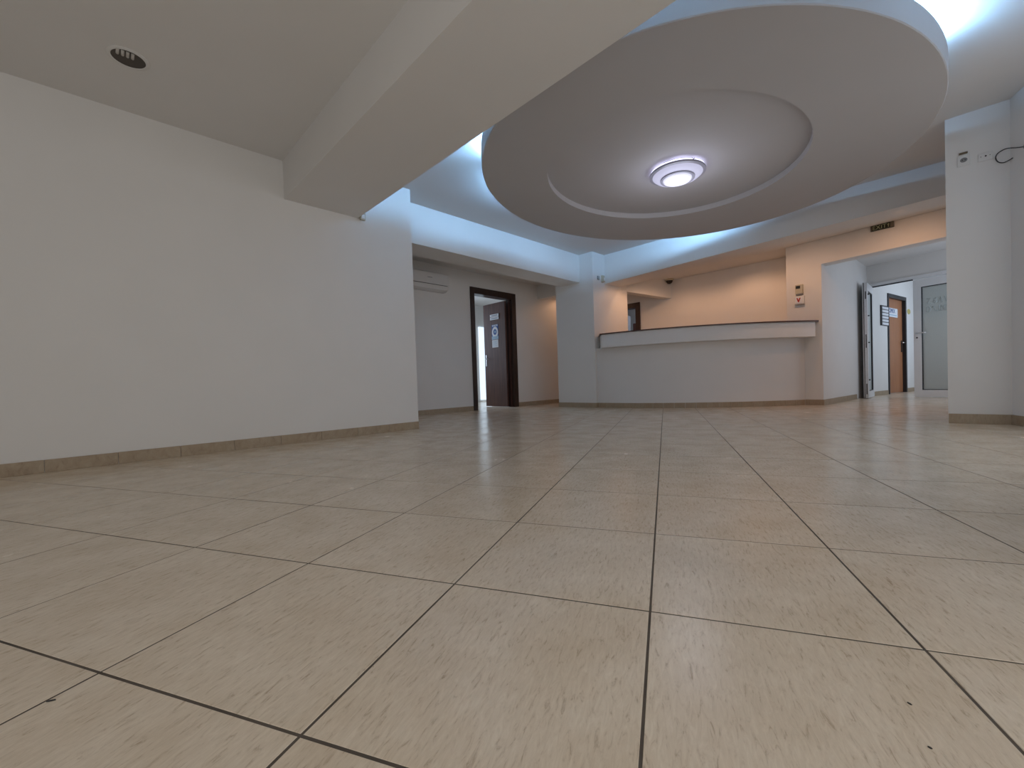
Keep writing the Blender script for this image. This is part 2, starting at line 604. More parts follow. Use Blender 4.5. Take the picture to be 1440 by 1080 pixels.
# rooms seen through doors
struct(prism('wall_office', [(-9.3, 4.2), (-9.15, 4.2), (-9.15, 8.5), (-9.3, 8.5)], -0.1, 2.9, WALL), 'far wall of the bright office beyond the alcove door')
struct(box('wall_office_left', -9.3, -6.5, 4.1, 4.25, -0.1, 2.9, WALL), 'left wall of the bright office')
struct(box('wall_office_right', -9.3, -6.5, 8.35, 8.5, -0.1, 2.9, WALL), 'right wall of the bright office')
struct(box('ceiling_office', -9.3, -6.45, 4.1, 8.5, 2.7, 2.85, CEIL), 'ceiling of the bright office')
struct(box('wall_store', -6.35, -3.5, 10.9, 11.05, -0.1, 2.9, WALL), 'wall of the small room beyond the reception door')
struct(box('wall_store_left', -6.5, -6.35, 8.9, 11.05, -0.1, 2.9, WALL), 'left wall of the small room beyond the reception door')
struct(box('wall_store_right', -3.6, -3.45, 8.9, 11.05, -0.1, 2.9, WALL), 'right wall of the small room beyond the reception door')
struct(box('ceiling_store', -6.5, -3.45, 8.9, 11.05, 2.6, 2.75, CEIL), 'ceiling of the small room beyond the reception door')

# corridor beyond the entry: left wall at a slight angle, end wall
HA = Vector((-0.927, 11.09))
HD = Vector((0.439, 2.08)).normalized()
HN = Vector((HD.y, -HD.x))          # towards the corridor


def hall(s, off=0.0):
    p = HA + HD * s + HN * off
    return (p.x, p.y)


def hs(y):
    return (y - HA.y) / HD.y


s0, s1 = hs(11.95), hs(13.10)
V, F = join_vf([prism_vf([hall(-0.10), hall(s0), hall(s0, -0.16), hall(-0.10, -0.16)], -0.1, 2.9),
                prism_vf([hall(s1), hall(3.4), hall(3.4, -0.16), hall(s1, -0.16)], -0.1, 2.9),
                prism_vf([hall(s0), hall(s1), hall(s1, -0.16), hall(s0, -0.16)], 2.17, 2.9)])
struct(obj('wall_corridor', V, F, WALL), 'bluish white corridor wall around the orange brown door')
struct(box('wall_corridor_end', -0.6, 1.75, 14.3, 14.45, -0.1, 2.9, WALL), 'end wall of the corridor')
o = box('trim_7', -0.5, 1.6, 14.27, 14.30, 0.10, 0.62, plain('grey_dado_paint', (0.48, 0.49, 0.52), 0.6))
struct(o, 'grey painted dado on the corridor end wall')


# ------------------------------------------------------------------ skirting tiles
def skirting(name, runs, label, pitch=0.37, hgt=0.09, th=0.011, gap=0.003, start=0.0):
    """runs: list of polylines [(x,y),...] wall foot, tiles sit on the left-hand normal side"""
    root = empty(name, (runs[0][0][0], runs[0][0][1], 0), label, None, 0, None, STR)
    inv = Vector(root.location)
    for pts in runs:
        pts = [Vector(p) for p in pts]
        L = [0.0]
        for a, b in zip(pts, pts[1:]):
            L.append(L[-1] + (b - a).length)

        def at(s):
            for i in range(len(pts) - 1):
                if s <= L[i + 1] + 1e-6:
                    t = (s - L[i]) / max(1e-9, L[i + 1] - L[i])
                    return pts[i].lerp(pts[i + 1], t)
            return pts[-1]
        cuts = [0.0]
        s = start if start > 0.02 else pitch
        while s < L[-1] - 0.02:
            cuts.append(s)
            s += pitch
        cuts.append(L[-1])
        for a, b in zip(cuts, cuts[1:]):
            p, q = at(a + gap / 2), at(b - gap / 2)
            d = (q - p).normalized()
            n = Vector((-d.y, d.x)) * th
            hh = hgt * random.uniform(0.985, 1.0)
            poly = [p - n * 0.3, q - n * 0.3, q + n, p + n]
            poly = [(v.x - inv.x, v.y - inv.y) for v in poly]
            prism('skirting_tile', poly, 0.0, hh, SKIRT, root, 0.0012)
    return root


# left wall: visible joints at y = -.292, .083, .465, .84, 1.222, ...
skirting('baseboard_left', [[(XL, 2.73), (XL, -3.1)]], 'beige tile skirting along the long left wall', 0.3765, start=2.73 - 2.345)
skirting('baseboard_alcove', [[(-6.35, 5.07), (-6.35, 2.75)], [(-6.35, 8.7), (-6.35, 6.29)]], 'beige tile skirting along the alcove back wall', 0.37)
skirting('baseboard_column', [[(-4.5, 6.56), (-4.5, 6.49)], [(-4.489, 6.5), (-5.4, 6.5)]], 'beige tile skirting at the foot of the square column', 0.19)
skirting('baseboard_pier', [[(-1.075, 9.98), (-1.275, 8.06)], [(-1.265, 8.051), (-1.53, 8.077)]], 'beige tile skirting around the pier and into the entry', 0.33)
skirting('baseboard_right', [[(0.48, 5.768), (0.074, 5.768)], [(0.62, 5.40), (0.48, 5.768)], [(0.93, 5.40), (0.62, 5.40)]], 'beige tile skirting under the right wall', 0.41)
skirting('baseboard_corridor', [[hall(s0 - 0.02), hall(-0.05)], [hall(3.2), hall(s1 + 0.02)]], 'beige tile skirting along the corridor wall', 0.37)

# ------------------------------------------------------------------ suspended oval ceiling panel
EC = Vector((-1.843, 4.332))
EROT = math.atan2(-0.198, 0.98)       # minor axis direction
RA, RB = 1.914, 2.121                 # minor (local x), major (local y)
IC = Vector((-1.893, 4.150))
IA, IB = 1.165, 1.290


def ell(c, a, b, t, rot=EROT):
    x, y = a * math.cos(t), b * math.sin(t)
    return (c.x + x * math.cos(rot) - y * math.sin(rot), c.y + x * math.sin(rot) + y * math.cos(rot))


disc = empty('ceiling_panel', (EC.x, EC.y, 2.6), 'large suspended oval plaster ceiling panel with a recessed oval centre', 'ceiling panel')


def loops_mesh(name, loops, mat, parent, n=128, cap0=False, cap1=False):
    """loops: list of (centre, a, b, z)"""
    off = Vector(parent.location)
    V, F = [], []
    for c, a, b, z in loops:
        for k in range(n):
            x, y = ell(c, a, b, 2 * math.pi * k / n)
            V.append((x - off.x, y - off.y, z - off.z))
    for i in range(len(loops) - 1):
        for k in range(n):
            p, q = i * n + k, i * n + (k + 1) % n
            F.append((p, q, q + n, p + n))
    if cap0:
        F.append(tuple(range(n)))
    if cap1:
        F.append(tuple(range((len(loops) - 1) * n, len(loops) * n)))
    return obj(name, V, F, mat, parent)


ZD, ZT, ZR = 2.600, 2.772, 2.660
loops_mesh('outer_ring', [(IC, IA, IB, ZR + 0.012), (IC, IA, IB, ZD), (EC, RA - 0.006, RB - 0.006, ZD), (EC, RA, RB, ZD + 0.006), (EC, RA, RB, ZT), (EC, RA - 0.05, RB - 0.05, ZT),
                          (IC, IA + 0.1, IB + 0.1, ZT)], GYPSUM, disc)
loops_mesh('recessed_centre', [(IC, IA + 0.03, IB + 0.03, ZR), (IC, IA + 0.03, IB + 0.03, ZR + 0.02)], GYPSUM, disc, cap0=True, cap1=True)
loops_mesh('hanger_core', [(EC, RA - 0.52, RB - 0.52, ZT), (EC, RA - 0.52, RB - 0.52, 2.90)], GYPSUM, disc)
COVE_E = 230.0
tubes = [(-122, 1.0, 1.0), (-21, 1.35, 1.3), (-64, 0.9, 0.6), (114, 1.0, 0.8), (158, 0.9, 0.6), (202, 0.9, 0.7)]
for deg, ln, pw in tubes:
    t = math.radians(deg)
    # parametric angle giving this plan direction
    ca, sa = math.cos(t - EROT), math.sin(t - EROT)
    tt = math.atan2(sa / RB, ca / RA)
    a0 = Vector(ell(EC, RA - 0.085, RB - 0.085, tt - 0.22 * ln))
    a1 = Vector(ell(EC, RA - 0.085, RB - 0.085, tt + 0.22 * ln))
    glow = emis('cove_tube_glow_%d' % int(pw * 10), COVE, COVE_E * pw, (0.8, 0.8, 0.8))
    tube('fluorescent_tube', [(a0.x - EC.x, a0.y - EC.y, 0.20), (a1.x - EC.x, a1.y - EC.y, 0.20)], 0.013, glow, disc, 6)

# ------------------------------------------------------------------ round ceiling lamp in the recess
lc = Vector((-1.875, 4.262, ZR))
lamp = empty('ceiling_lamp', lc, 'lit round white ceiling lamp with stepped rings in the oval recess', 'ceiling lamp')
LGLOW = emis('lamp_diffuser_glow', (0.74, 0.74, 1.0), 0.60, (0.25, 0.25, 0.28))
LGLOW2 = emis('lamp_centre_glow', (0.86, 0.86, 1.0), 0.85, (0.25, 0.25, 0.28))
LSIDE = emis('lamp_side_glow', (0.70, 0.70, 1.0), 2.2, (0.3, 0.3, 0.35))
LRIM = plain('lamp_rim_plastic', (0.34, 0.34, 0.40), 0.3, 0.02)
lathe('base_plate', [(0.225, 0.0), (0.225, -0.012), (0.0, -0.012)], LRIM, lamp)
lathe('side_diffuser', [(0.232, -0.006), (0.262, -0.022), (0.266, -0.040), (0.0, -0.040)], LSIDE, lamp)
lathe('outer_rim', [(0.262, -0.036), (0.272, -0.040), (0.272, -0.056), (0.250, -0.062), (0.0, -0.062)], LRIM, lamp)
lathe('diffuser_ring', [(0.246, -0.060), (0.215, -0.086), (0.170, -0.094), (0.0, -0.094)], LGLOW, lamp)
lathe('inner_ring', [(0.168, -0.090), (0.166, -0.108), (0.146, -0.112), (0.142, -0.104), (0.0, -0.104)], LRIM, lamp)
lathe('centre_diffuser', [(0.140, -0.102), (0.132, -0.120), (0.112, -0.126), (0.104, -0.120), (0.06, -0.122), (0.0, -0.124)], LGLOW2, lamp)
cp = []
for k in range(15):
    a = math.radians(-158 + k * 9)
    cp.append((0.252 * math.cos(a), 0.252 * math.sin(a), -0.020 + 0.004 * math.sin(k)))
cp += [(cp[-1][0] + 0.010, cp[-1][1] - 0.012, -0.036), (cp[-1][0] + 0.022, cp[-1][1] - 0.004, -0.030)]
tube('pull_cord', cp, 0.004, CABLE, lamp, 6)
pl = bpy.data.lights.new('ceiling_lamp_light', 'POINT')
pl.energy = 7.0
pl.color = (0.78, 0.82, 1.0)
pl.shadow_soft_size = 0.22
po = bpy.data.objects.new('ceiling_lamp_light', pl)
COL.objects.link(po)
po.location = (lc.x, lc.y, ZR - 0.36)

# ------------------------------------------------------------------ recessed downlight left
dl = empty('downlight', (-3.772, 0.219, 2.752), 'round recessed downlight, unlit, in the plain ceiling above the left wall', 'downlight')
lathe('trim_ring', [(0.086, 0.0015), (0.086, -0.006), (0.092, -0.008), (0.108, -0.003), (0.108, 0.0015)], PLASTIC, dl)
lathe('reflector_can', [(0.086, -0.005), (0.084, -0.0045), (0.083, -0.003), (0.0, -0.002)], REFLECTOR, dl)
for k in range(4):
    x = -0.036 + 0.024 * k
    tube('lamp_tube', [(0.076, x - 0.018, -0.010), (0.030, x - 0.018, -0.012)], 0.0085, LAMPGLASS, dl)

# ------------------------------------------------------------------ alcove door (door_1) with its frame
door = empty('door_1', (-6.35, 5.68, 0), 'open dark brown door in a wide dark frame in the alcove', None, 0, None, STR)


def dbox(name, x0, x1, y0, y1, z0, z1, mat, parent, base, bevel=0.0):
    return box(name, x0 - base[0], x1 - base[0], y0 - base[1], y1 - base[1], z0, z1, mat, parent, bevel)


D1 = (-6.35, 5.68)
dbox('frame_jamb', -6.52, -6.325, 5.075, 5.17, 0, 2.385, DARKWOOD, door, D1, 0.004)
dbox('frame_jamb', -6.52, -6.325, 6.17, 6.285, 0, 2.385, DARKWOOD, door, D1, 0.004)
dbox('frame_head', -6.52, -6.325, 5.17, 6.17, 2.262, 2.385, DARKWOOD, door, D1, 0.004)
dbox('door_stop', -6.43, -6.40, 6.145, 6.17, 0, 2.262, LEAFWOOD, door, D1)
leaf = dbox('door_leaf', -7.12, -6.43, 6.052, 6.095, 0.012, 2.235, LEAFWOOD, door, D1, 0.003)
hx = -7.062
o = dbox('handle_plate', hx - 0.02, hx + 0.02, 6.043, 6.052, 0.89, 1.135, ALU, leaf, D1, 0.003)
tube('handle_lever', [(hx - D1[0], 6.045 - D1[1], 1.05), (hx - D1[0], 6.005 - D1[1], 1.05), (hx + 0.02 - D1[0], 5.998 - D1[1], 1.05), (hx + 0.115 - D1[0], 6.0 - D1[1], 1.045)], 0.009, ALU, leaf)

# signs and notices stuck on the open leaf (facing -y)
UY = (0, -1, 0)
UX = (1, 0, 0)
sg = empty('door_sign', (-6.755, 6.052, 1.94), 'small silver two-line name plate high on the open alcove door', 'sign')
box('name_strip', -0.14, 0.14, -0.006, -0.001, 0.006, 0.058, ALU, sg, 0.001)
box('name_strip', -0.14, 0.14, -0.006, -0.001, -0.058, -0.004, ALU, sg, 0.001)
box('side_rail', 0.14, 0.155, -0.010, -0.001, -0.062, 0.062, BLACK, sg)
for z, w in ((0.032, 0.20), (-0.031, 0.22)):
    box('printed_line', -w / 2, w / 2, -0.0068, -0.0058, z - 0.010, z + 0.008, GREYINK, sg)

nt_ = empty('notice_sheet', (-6.75, 6.052, 1.61), 'blue and white oval notice stuck in the middle of the open alcove door', 'notice')
box('sheet', -0.105, 0.105, -0.003, -0.001, -0.155, 0.165, BLUEINK, nt_)


def flat_ellipse(name, cx, cz, a, b, y, mat, parent, n=32, th=0.001):
    V = [(cx + a * math.cos(2 * math.pi * k / n), y, cz + b * math.sin(2 * math.pi * k / n)) for k in range(n)]
    V += [(v[0], y - th, v[2]) for v in V]
    F = [tuple(range(n)), tuple(range(n, 2 * n))] + [(k, (k + 1) % n, n + (k + 1) % n, n + k) for k in range(n)]
    return obj(name, V, F, mat, parent)


flat_ellipse('white_oval', 0, 0.0, 0.098, 0.118, -0.003, PAPER, nt_)
flat_ellipse('blue_centre', 0, 0.005, 0.052, 0.062, -0.0042, BLUEINK, nt_)
flat_ellipse('centre_mark', 0.006, 0.008, 0.022, 0.026, -0.0054, PALEBLUE, nt_)
box('heading_strip', -0.085, 0.085, -0.0045, -0.003, 0.128, 0.160, PAPER, nt_)
box('footer_strip', -0.105, 0.105, -0.0062, -0.004, -0.155, -0.085, PALEBLUE, nt_)
for k in range(4):
    box('heading_mark', -0.070 + k * 0.037, -0.045 + k * 0.037, -0.0052, -0.0044, 0.136, 0.152, BLUEINK, nt_)
sh = empty('paper_sheet', (-6.755, 6.052, 1.365), 'small white printed sheet below the oval notice on the alcove door', 'paper')
box('sheet', -0.098, 0.098, -0.003, -0.001, -0.082, 0.082, PAPER, sh)
for k in range(8):
    box('text_line', -0.075, 0.075 - 0.02 * (k % 3), -0.0038, -0.003, 0.055 - k * 0.016, 0.060 - k * 0.016, PALEBLUE, sh)

# office behind: a pale tall window strip seen beside the leaf
wd = box('window_4', -9.15, -9.11, 7.57, 7.95, 0.05, 2.10, emis('office_window_daylight', (0.72, 0.86, 1.0), 1.1), None)
struct(wd, 'bright narrow window strip in the office beyond the alcove door')

# ------------------------------------------------------------------ air conditioner
ac = empty('air_conditioner', (-6.35, 3.99, 2.17), 'white split air conditioner on the alcove wall left of the dark door', 'air conditioner')
prof = [(0.0, 0.0), (0.09, 0.0), (0.155, 0.03), (0.19, 0.085), (0.20, 0.14), (0.20, 0.27), (0.185, 0.295), (0.16, 0.305), (0.0, 0.305)]


def extrude_y(prof, y0, y1):
    n = len(prof)
    V = [(p[0], y0, p[1]) for p in prof] + [(p[0], y1, p[1]) for p in prof]
    F = [tuple(range(n)), tuple(range(n, 2 * n))[::-1]] + [(i, (i + 1) % n, n + (i + 1) % n, n + i) for i in range(n)]
    return V, F


V, F = extrude_y(prof, -0.47, 0.47)
obj('body', V, F, ACPL, ac, False, 0.006)
box('front_panel', 0.196, 0.206, -0.465, 0.465, 0.095, 0.285, ACPL, ac, 0.004)
V, F = extrude_y([(0.100, -0.004), (0.160, 0.022), (0.202, 0.085), (0.194, 0.087), (0.150, 0.030), (0.098, 0.004)], -0.40, 0.42)
obj('louver_flap', V, F, ACPL, ac)
box('outlet_gap', 0.150, 0.2015, -0.42, 0.43, 0.086, 0.0935, DARKMETAL, ac)
box('panel_mark', 0.206, 0.2075, 0.02, 0.115, 0.195, 0.203, GREYINK, ac)

# ------------------------------------------------------------------ reception counter
AC_ = Vector((-4.528, 10.325))
AR = 3.763


def arc_pts(r, a0, a1, n):
    return [(AC_.x + r * math.cos(math.radians(a0 + (a1 - a0) * k / n)), AC_.y + r * math.sin(math.radians(a0 + (a1 - a0) * k / n))) for k in range(n + 1)]


rc = empty('reception_counter', (-3.1, 6.9, 0), 'curved white reception counter with a dark brown top between column and pier', 'counter')
CB = (-3.1, 6.9)


def arc_poly(r, a0, a1, left, right_, n=40):
    return [left] + arc_pts(r, a0, a1, n) + [right_]


def strip_solid(name, outer, inner, z0, z1, mat, parent):
    """solid between two open polylines with the same number of points"""
    n = len(outer)
    P = [(p[0] - CB[0], p[1] - CB[1]) for p in outer] + [(p[0] - CB[0], p[1] - CB[1]) for p in inner]
    N = 2 * n
    V = [(p[0], p[1], z0) for p in P] + [(p[0], p[1], z1) for p in P]
    F = []
    for k in range(n - 1):
        F += [(k, k + 1, n + k + 1, n + k), (N + k, N + k + 1, N + n + k + 1, N + n + k),
              (k, k + 1, N + k + 1, N + k), (n + k, n + k + 1, N + n + k + 1, N + n + k)]
    F += [(0, n, N + n, N), (n - 1, N - 1, N + N - 1, N + n - 1)]
    return obj(name, V, F, mat, parent)


COUNTER = plain('counter_paint', (0.80, 0.785, 0.77), 0.5, 0.012, 2.5, 0.05, 140)
LOW = arc_poly(AR, 273.6, 321.5, (-4.497, 6.56), (-1.52, 8.07))
LOWI = arc_poly(AR - 0.10, 273.6, 321.0, (-4.497, 6.72), (-1.65, 8.08))
strip_solid('lower_panel', LOW, LOWI, 0.0, 1.10, COUNTER, rc)
UP = arc_poly(AR + 0.22, 274.1, 323.0, (-4.497, 6.66), (-1.385, 8.055))
UPI = arc_poly(AR - 0.05, 274.1, 321.5, (-4.497, 6.80), (-1.60, 8.075))
strip_solid('upper_panel', UP, UPI, 1.088, 1.318, COUNTER, rc)
TP = arc_poly(AR + 0.245, 273.7, 323.6, (-4.497, 6.63), (-1.33, 8.052))
TPI = arc_poly(AR - 0.25, 274.1, 320.5, (-4.497, 6.95), (-1.768, 8.09))
strip_solid('counter_top', TP, TPI, 1.318, 1.338, TOPWOOD, rc)
DK = arc_pts(AR - 0.11, 278, 308, 30)
DKI = arc_pts(AR - 0.65, 278, 308, 30)
strip_solid('work_desk', DK, DKI, 0.72, 0.75, TOPWOOD, rc)
acc = 0.0
P_ = [Vector(p) for p in LOW]
seglen = [0.0]
for a, b in zip(P_, P_[1:]):
    seglen.append(seglen[-1] + (b - a).length)


def low_at(t):
    for k in range(len(P_) - 1):
        if t <= seglen[k + 1] + 1e-9:
            return P_[k].lerp(P_[k + 1], (t - seglen[k]) / max(1e-9, seglen[k + 1] - seglen[k]))
    return P_[-1]


while acc < seglen[-1] - 0.03:
    e_ = min(acc + 0.172, seglen[-1])
    p, q = low_at(acc + 0.0015), low_at(e_ - 0.0015)
    d = (q - p).normalized()
    n_ = Vector((d.y, -d.x))
    poly = [p - n_ * 0.004, q - n_ * 0.004, q + n_ * 0.011, p + n_ * 0.011]
    prism('skirting_tile', [(v.x - CB[0], v.y - CB[1]) for v in poly], 0, 0.088, SKIRT, rc)
    acc = e_

# ------------------------------------------------------------------ door behind the reception (door_2)
D2 = (-5.28, 8.75)
d2 = empty('door_2', (D2[0], D2[1], 0), 'dark framed doorway behind the reception counter', None, 0, None, STR)
dbox('frame_jamb', -4.90, -4.79, 8.72, 8.92, 0, 2.25, DARKWOOD, d2, D2, 0.003)
dbox('frame_jamb', -5.77, -5.66, 8.72, 8.92, 0, 2.25, DARKWOOD, d2, D2, 0.003)
dbox('frame_head', -5.66, -4.90, 8.72, 8.92, 2.14, 2.25, DARKWOOD, d2, D2, 0.003)
lf = dbox('door_leaf', -5.62, -5.58, 8.93, 9.68, 0.012, 2.12, LEAFWOOD, d2, D2, 0.002)
dbox('handle', -5.58, -5.55, 9.54, 9.64, 1.02, 1.045, ALU, lf, D2, 0.003)
cb = empty('storage_cabinet', (-5.50, 10.62, 0), 'reddish brown cabinet seen through the doorway behind the counter', 'cabinet')
RWOOD = wood('red_brown_veneer', (0.12, 0.04, 0.03), (0.20, 0.07, 0.05), 0.45)
box('carcass', -0.42, 0.16, -0.22, 0.22, 0, 2.02, RWOOD, cb, 0.004)
box('cabinet_door', -0.41, 0.15, -0.245, -0.225, 0.06, 2.0, RWOOD, cb, 0.003)

# ------------------------------------------------------------------ entry: white plastic double door (door_3)
E0 = Vector((-0.293, 10.75))
E1 = Vector((0.14, 10.6))
ED = (E1 - E0).normalized()
EN = Vector((ED.y, -ED.x))      # towards camera side
if EN.y > 0:
    EN = -EN
d3 = empty('door_3', (E0.x, E0.y, 0), 'white plastic double entry door, one frosted leaf closed and one open', None, math.atan2(ED.y, ED.x), None, STR)


def leaf_parts(parent, w, y0, y1, ztop, name, hinge_side, handle_x):
    """frosted leaf in local x 0..w, depth y0..y1"""
    f = 0.115
    b = 0.0015
    L = bpy.data.objects.new(name, None)
    COL.objects.link(L)
    L.parent = parent
    box('stile', 0, f, y0, y1, 0.01, ztop, PVC, L, 0.004)
    box('stile', w - f, w, y0, y1, 0.01, ztop, PVC, L, 0.004)
    box('rail', f, w - f, y0, y1, 0.01, 0.135, PVC, L, 0.003)
    box('rail', f, w - f, y0, y1, ztop - 0.14, ztop, PVC, L, 0.003)
    g = 0.012
    for x0, x1, z0, z1 in ((f, f + g, 0.135, ztop - 0.14), (w - f - g, w - f, 0.135, ztop - 0.14), (f + g, w - f - g, 0.135, 0.147), (f + g, w - f - g, ztop - 0.152, ztop - 0.14)):
        box('glazing_gasket', x0, x1, y0 + 0.006, y1 - 0.006, z0, z1, DARKMETAL, L)
    box('glass_pane', f + g, w - f - g, (y0 + y1) / 2 - 0.006, (y0 + y1) / 2 + 0.006, 0.147, ztop - 0.152, FROST, L)
    return L


LW_ = 0.86
L1 = leaf_parts(d3, LW_, -0.035, 0.035, 2.165, 'frosted_leaf', 'r', 0.05)
# lever handle and key cylinder on the closed leaf
box('lock_plate', 0.030, 0.075, -0.044, -0.035, 1.05, 1.24, PVC, L1, 0.003)
tube('handle_lever', [(0.052, -0.04, 1.185), (0.052, -0.085, 1.185), (0.075, -0.092, 1.185), (0.195, -0.090, 1.183)], 0.011, ALU, L1)
lathe_o = tube('key_cylinder', [(0.054, -0.036, 1.102), (0.054, -0.052, 1.102)], 0.014, BLACK, L1)
# faint, unreadable lettering etched on the frosted pane: two rows of strokes
ROW1 = [[(0, 1), (.6, 1), (.1, 0), (.7, 0)], [(1.0, .25), (1.3, 0), (1.6, .25), (1.1, .75), (1.35, 1), (1.6, .75), (1.0, .25)], [(1.9, 0), (2.2, 1), (2.5, 0)], [(2.8, 1), (3.1, 0), (3.4, 1)], [(3.7, 0), (3.7, 1)]]
ROW2 = [[(0, .1), (.3, 0), (.6, .3), (.6, .7), (.3, 1), (0, .9), (0, .1)], [(.8, .8), (1.1, 1), (1.4, .1), (1.7, 0), (1.8, .3)], [(2.0, 1), (2.0, 0)], [(2.3, 0), (2.3, 1), (2.8, 0), (2.8, 1)], [(3.1, 0), (3.1, 1), (3.6, 1)]]
for row, z in ((ROW1, 1.70), (ROW2, 1.55)):
    for st in row:
        tube('etched_stroke', [(0.185 + p[0] * 0.085, -0.008, z + p[1] * 0.10) for p in st], 0.007, ETCH, L1, 6)
# fixed frame
box('frame_head', -0.70, 0.92, -0.03, 0.06, 2.185, 2.25, PVC, d3, 0.003)
box('head_seal', -0.69, 0.0, -0.034, -0.028, 2.168, 2.192, DARKMETAL, d3)
box('frame_jamb', -0.76, -0.70, -0.03, 0.06, 0.0, 2.25, PVC, d3, 0.003)
box('frame_jamb', 0.88, 0.94, -0.03, 0.06, 0.0, 2.25, PVC, d3, 0.003)
struct(prism('trim_8', [(E0.x - 0.9 * ED.x, E0.y - 0.9 * ED.y), (E0.x + 2.0 * ED.x, E0.y + 2.0 * ED.y), (E0.x + 2.0 * ED.x, E0.y + 2.0 * ED.y + .12), (E0.x - 0.9 * ED.x, E0.y - 0.9 * ED.y + .12)], 2.25, 2.9, WALL),
       'white wall strip above the double entry door')
struct(prism('wall_entry_infill', [(E0.x + .94 * ED.x, E0.y + .94 * ED.y), (E0.x + 2.0 * ED.x, E0.y + 2.0 * ED.y), (E0.x + 2.0 * ED.x, E0.y + 2.0 * ED.y + .12), (E0.x + .94 * ED.x, E0.y + .94 * ED.y + .12)], -.1, 2.25, WALL),
       'white wall right of the double entry door')
# open leaf, folded towards the hall: narrow edge faces the camera
hinge = Vector((-0.925, 10.90))
tip = Vector((-0.945, 10.115))
d = (hinge - tip)
L2 = leaf_parts(d3, d.length, -0.036, 0.036, 2.165, 'open_leaf', 'l', 0)
M = Matrix((Vector((d.x, d.y, 0)).normalized(), Vector((-d.y, d.x, 0)).normalized(), Vector((0, 0, 1)))).transposed().to_4x4()
M.translation = Vector((tip.x, tip.y, 0))
bpy.context.view_layer.update()
L2.matrix_parent_inverse = Matrix.Identity(4)
L2.matrix_local = d3.matrix_world.inverted() @ M
box('edge_profile', -0.004, 0.0, -0.036, 0.010, 0.01, 2.165, ALU, L2)
box('edge_groove', -0.006, 0.0, 0.010, 0.022, 0.01, 2.165, BLACK, L2)
for z0, z1 in ((0.95, 1.20), (0.08, 0.28), (1.86, 2.0)):
    box('lock_keep', -0.0065, 0.0, -0.020, -0.004, z0, z1, BLACK, L2)
for z in (0.35, 1.05, 1.55, 1.95):
    tube('hinge_pin', [(0.06, -0.036, z), (0.06, -0.058, z)], 0.012, BLACK, L2)

# ------------------------------------------------------------------ corridor door (door_4)
d4 = empty('door_4', (hall(s0)[0], hall(s0)[1], 0), 'orange brown door in a black frame in the corridor', None, math.atan2(HD.y, HD.x), None, STR)
dw = s1 - s0      # local x along the wall, local -y towards corridor
box('frame_jamb', -0.0, 0.05, -0.02, 0.17, 0, 2.165, DARKMETAL, d4)
box('frame_jamb', dw - 0.07, dw, -0.02, 0.17, 0, 2.165, DARKMETAL, d4)
box('frame_head', 0.05, dw - 0.07, -0.02, 0.17, 2.085, 2.165, DARKMETAL, d4)
lf = box('door_leaf', 0.05, dw - 0.07, 0.045, 0.085, 0.01, 2.085, ORANGEWOOD, d4)
tube('handle_lever', [(dw - 0.14, 0.05, 1.13), (dw - 0.14, -0.01, 1.13), (dw - 0.26, -0.012, 1.13)], 0.012, CHROME, lf)
box('lock_plate', dw - 0.165, dw - 0.115, 0.036, 0.045, 0.92, 1.18, DARKMETAL, lf)
# sign on the door, standing proud
q = hall(s0 + 0.40, 0.0)
RZ4 = math.atan2(HD.y, HD.x)
ds = empty('door_sign', (q[0], q[1], 1.78), 'white sign with blue lettering across the orange brown corridor door', 'sign', RZ4)
box('sign_board', -0.37, 0.36, 0.030, 0.042, -0.095, 0.10, PAPER, ds)
vf = text_vf('CIMEX', 0.13, 0.002)
V, F = frame_map(vf, (0.0, 0.0285, 0.035), (1, 0, 0), (0, 0, 1), (0, -1, 0))
obj('sign_text', V, F, BLUEINK, ds)
box('sign_line', -0.30, 0.30, 0.028, 0.031, -0.062, -0.042, PALEBLUE, ds)
q = hall(hs(11.73), 0.0)
dr = empty('directory_board', (q[0], q[1], 1.665), 'black directory board with six white name strips left of the corridor door', 'sign', RZ4)
box('backing', -0.20, 0.195, -0.022, -0.001, -0.205, 0.215, BLACK, dr)
for k in range(6):
    z = 0.165 - k * 0.066
    s_ = box('name_strip', -0.165, 0.19, -0.030, -0.022, z - 0.026, z + 0.022, PAPER, dr)
q = hall(hs(13.32), 0.0)
yn = empty('yellow_notice', (q[0], q[1], 1.86), 'small yellow round notice right of the corridor door', 'notice', RZ4)
V = [(0.11 * math.cos(k * math.pi / 12), -0.006, 0.06 * math.sin(k * math.pi / 12)) for k in range(24)]
V += [(v[0], -0.001, v[2]) for v in V]
obj('paper', V, [tuple(range(24)), tuple(range(24, 48))] + [(k, (k + 1) % 24, 24 + (k + 1) % 24, 24 + k) for k in range(24)], YELLOW, yn)

# ------------------------------------------------------------------ exit sign under the soffit
PD = Vector((1.805, -0.179)).normalized()
PN = Vector((PD.y, -PD.x))


def pier_pt(x, off=0.0):
    t = (x + 1.722) / PD.x
    return Vector((-1.722 + PD.x * t, 8.096 + PD.y * t)) + PN * off


RZP = math.atan2(PD.y, PD.x)
q = pier_pt(-0.535, 0.0)
ex_ = empty('exit_sign', (q.x, q.y, 2.575), 'dark exit sign with pale letters above the entry opening', 'sign', RZP)
box('housing', -0.128, 0.128, -0.035, -0.001, -0.038, 0.038, EXITDARK, ex_, 0.003)
box('end_cap', -0.128, -0.112, -0.038, -0.002, -0.038, 0.038, EXITEND, ex_)
box('end_cap', 0.092, 0.128, -0.038, -0.002, -0.038, 0.038, EXITEND, ex_)
vf = text_vf('EXIT', 0.078, 0.003)
V, F = frame_map(vf, (-0.028, -0.0365, -0.003), (1, 0, 0), (0, 0, 1), (0, -1, 0))
obj('sign_text', V, F, EXITPALE, ex_)
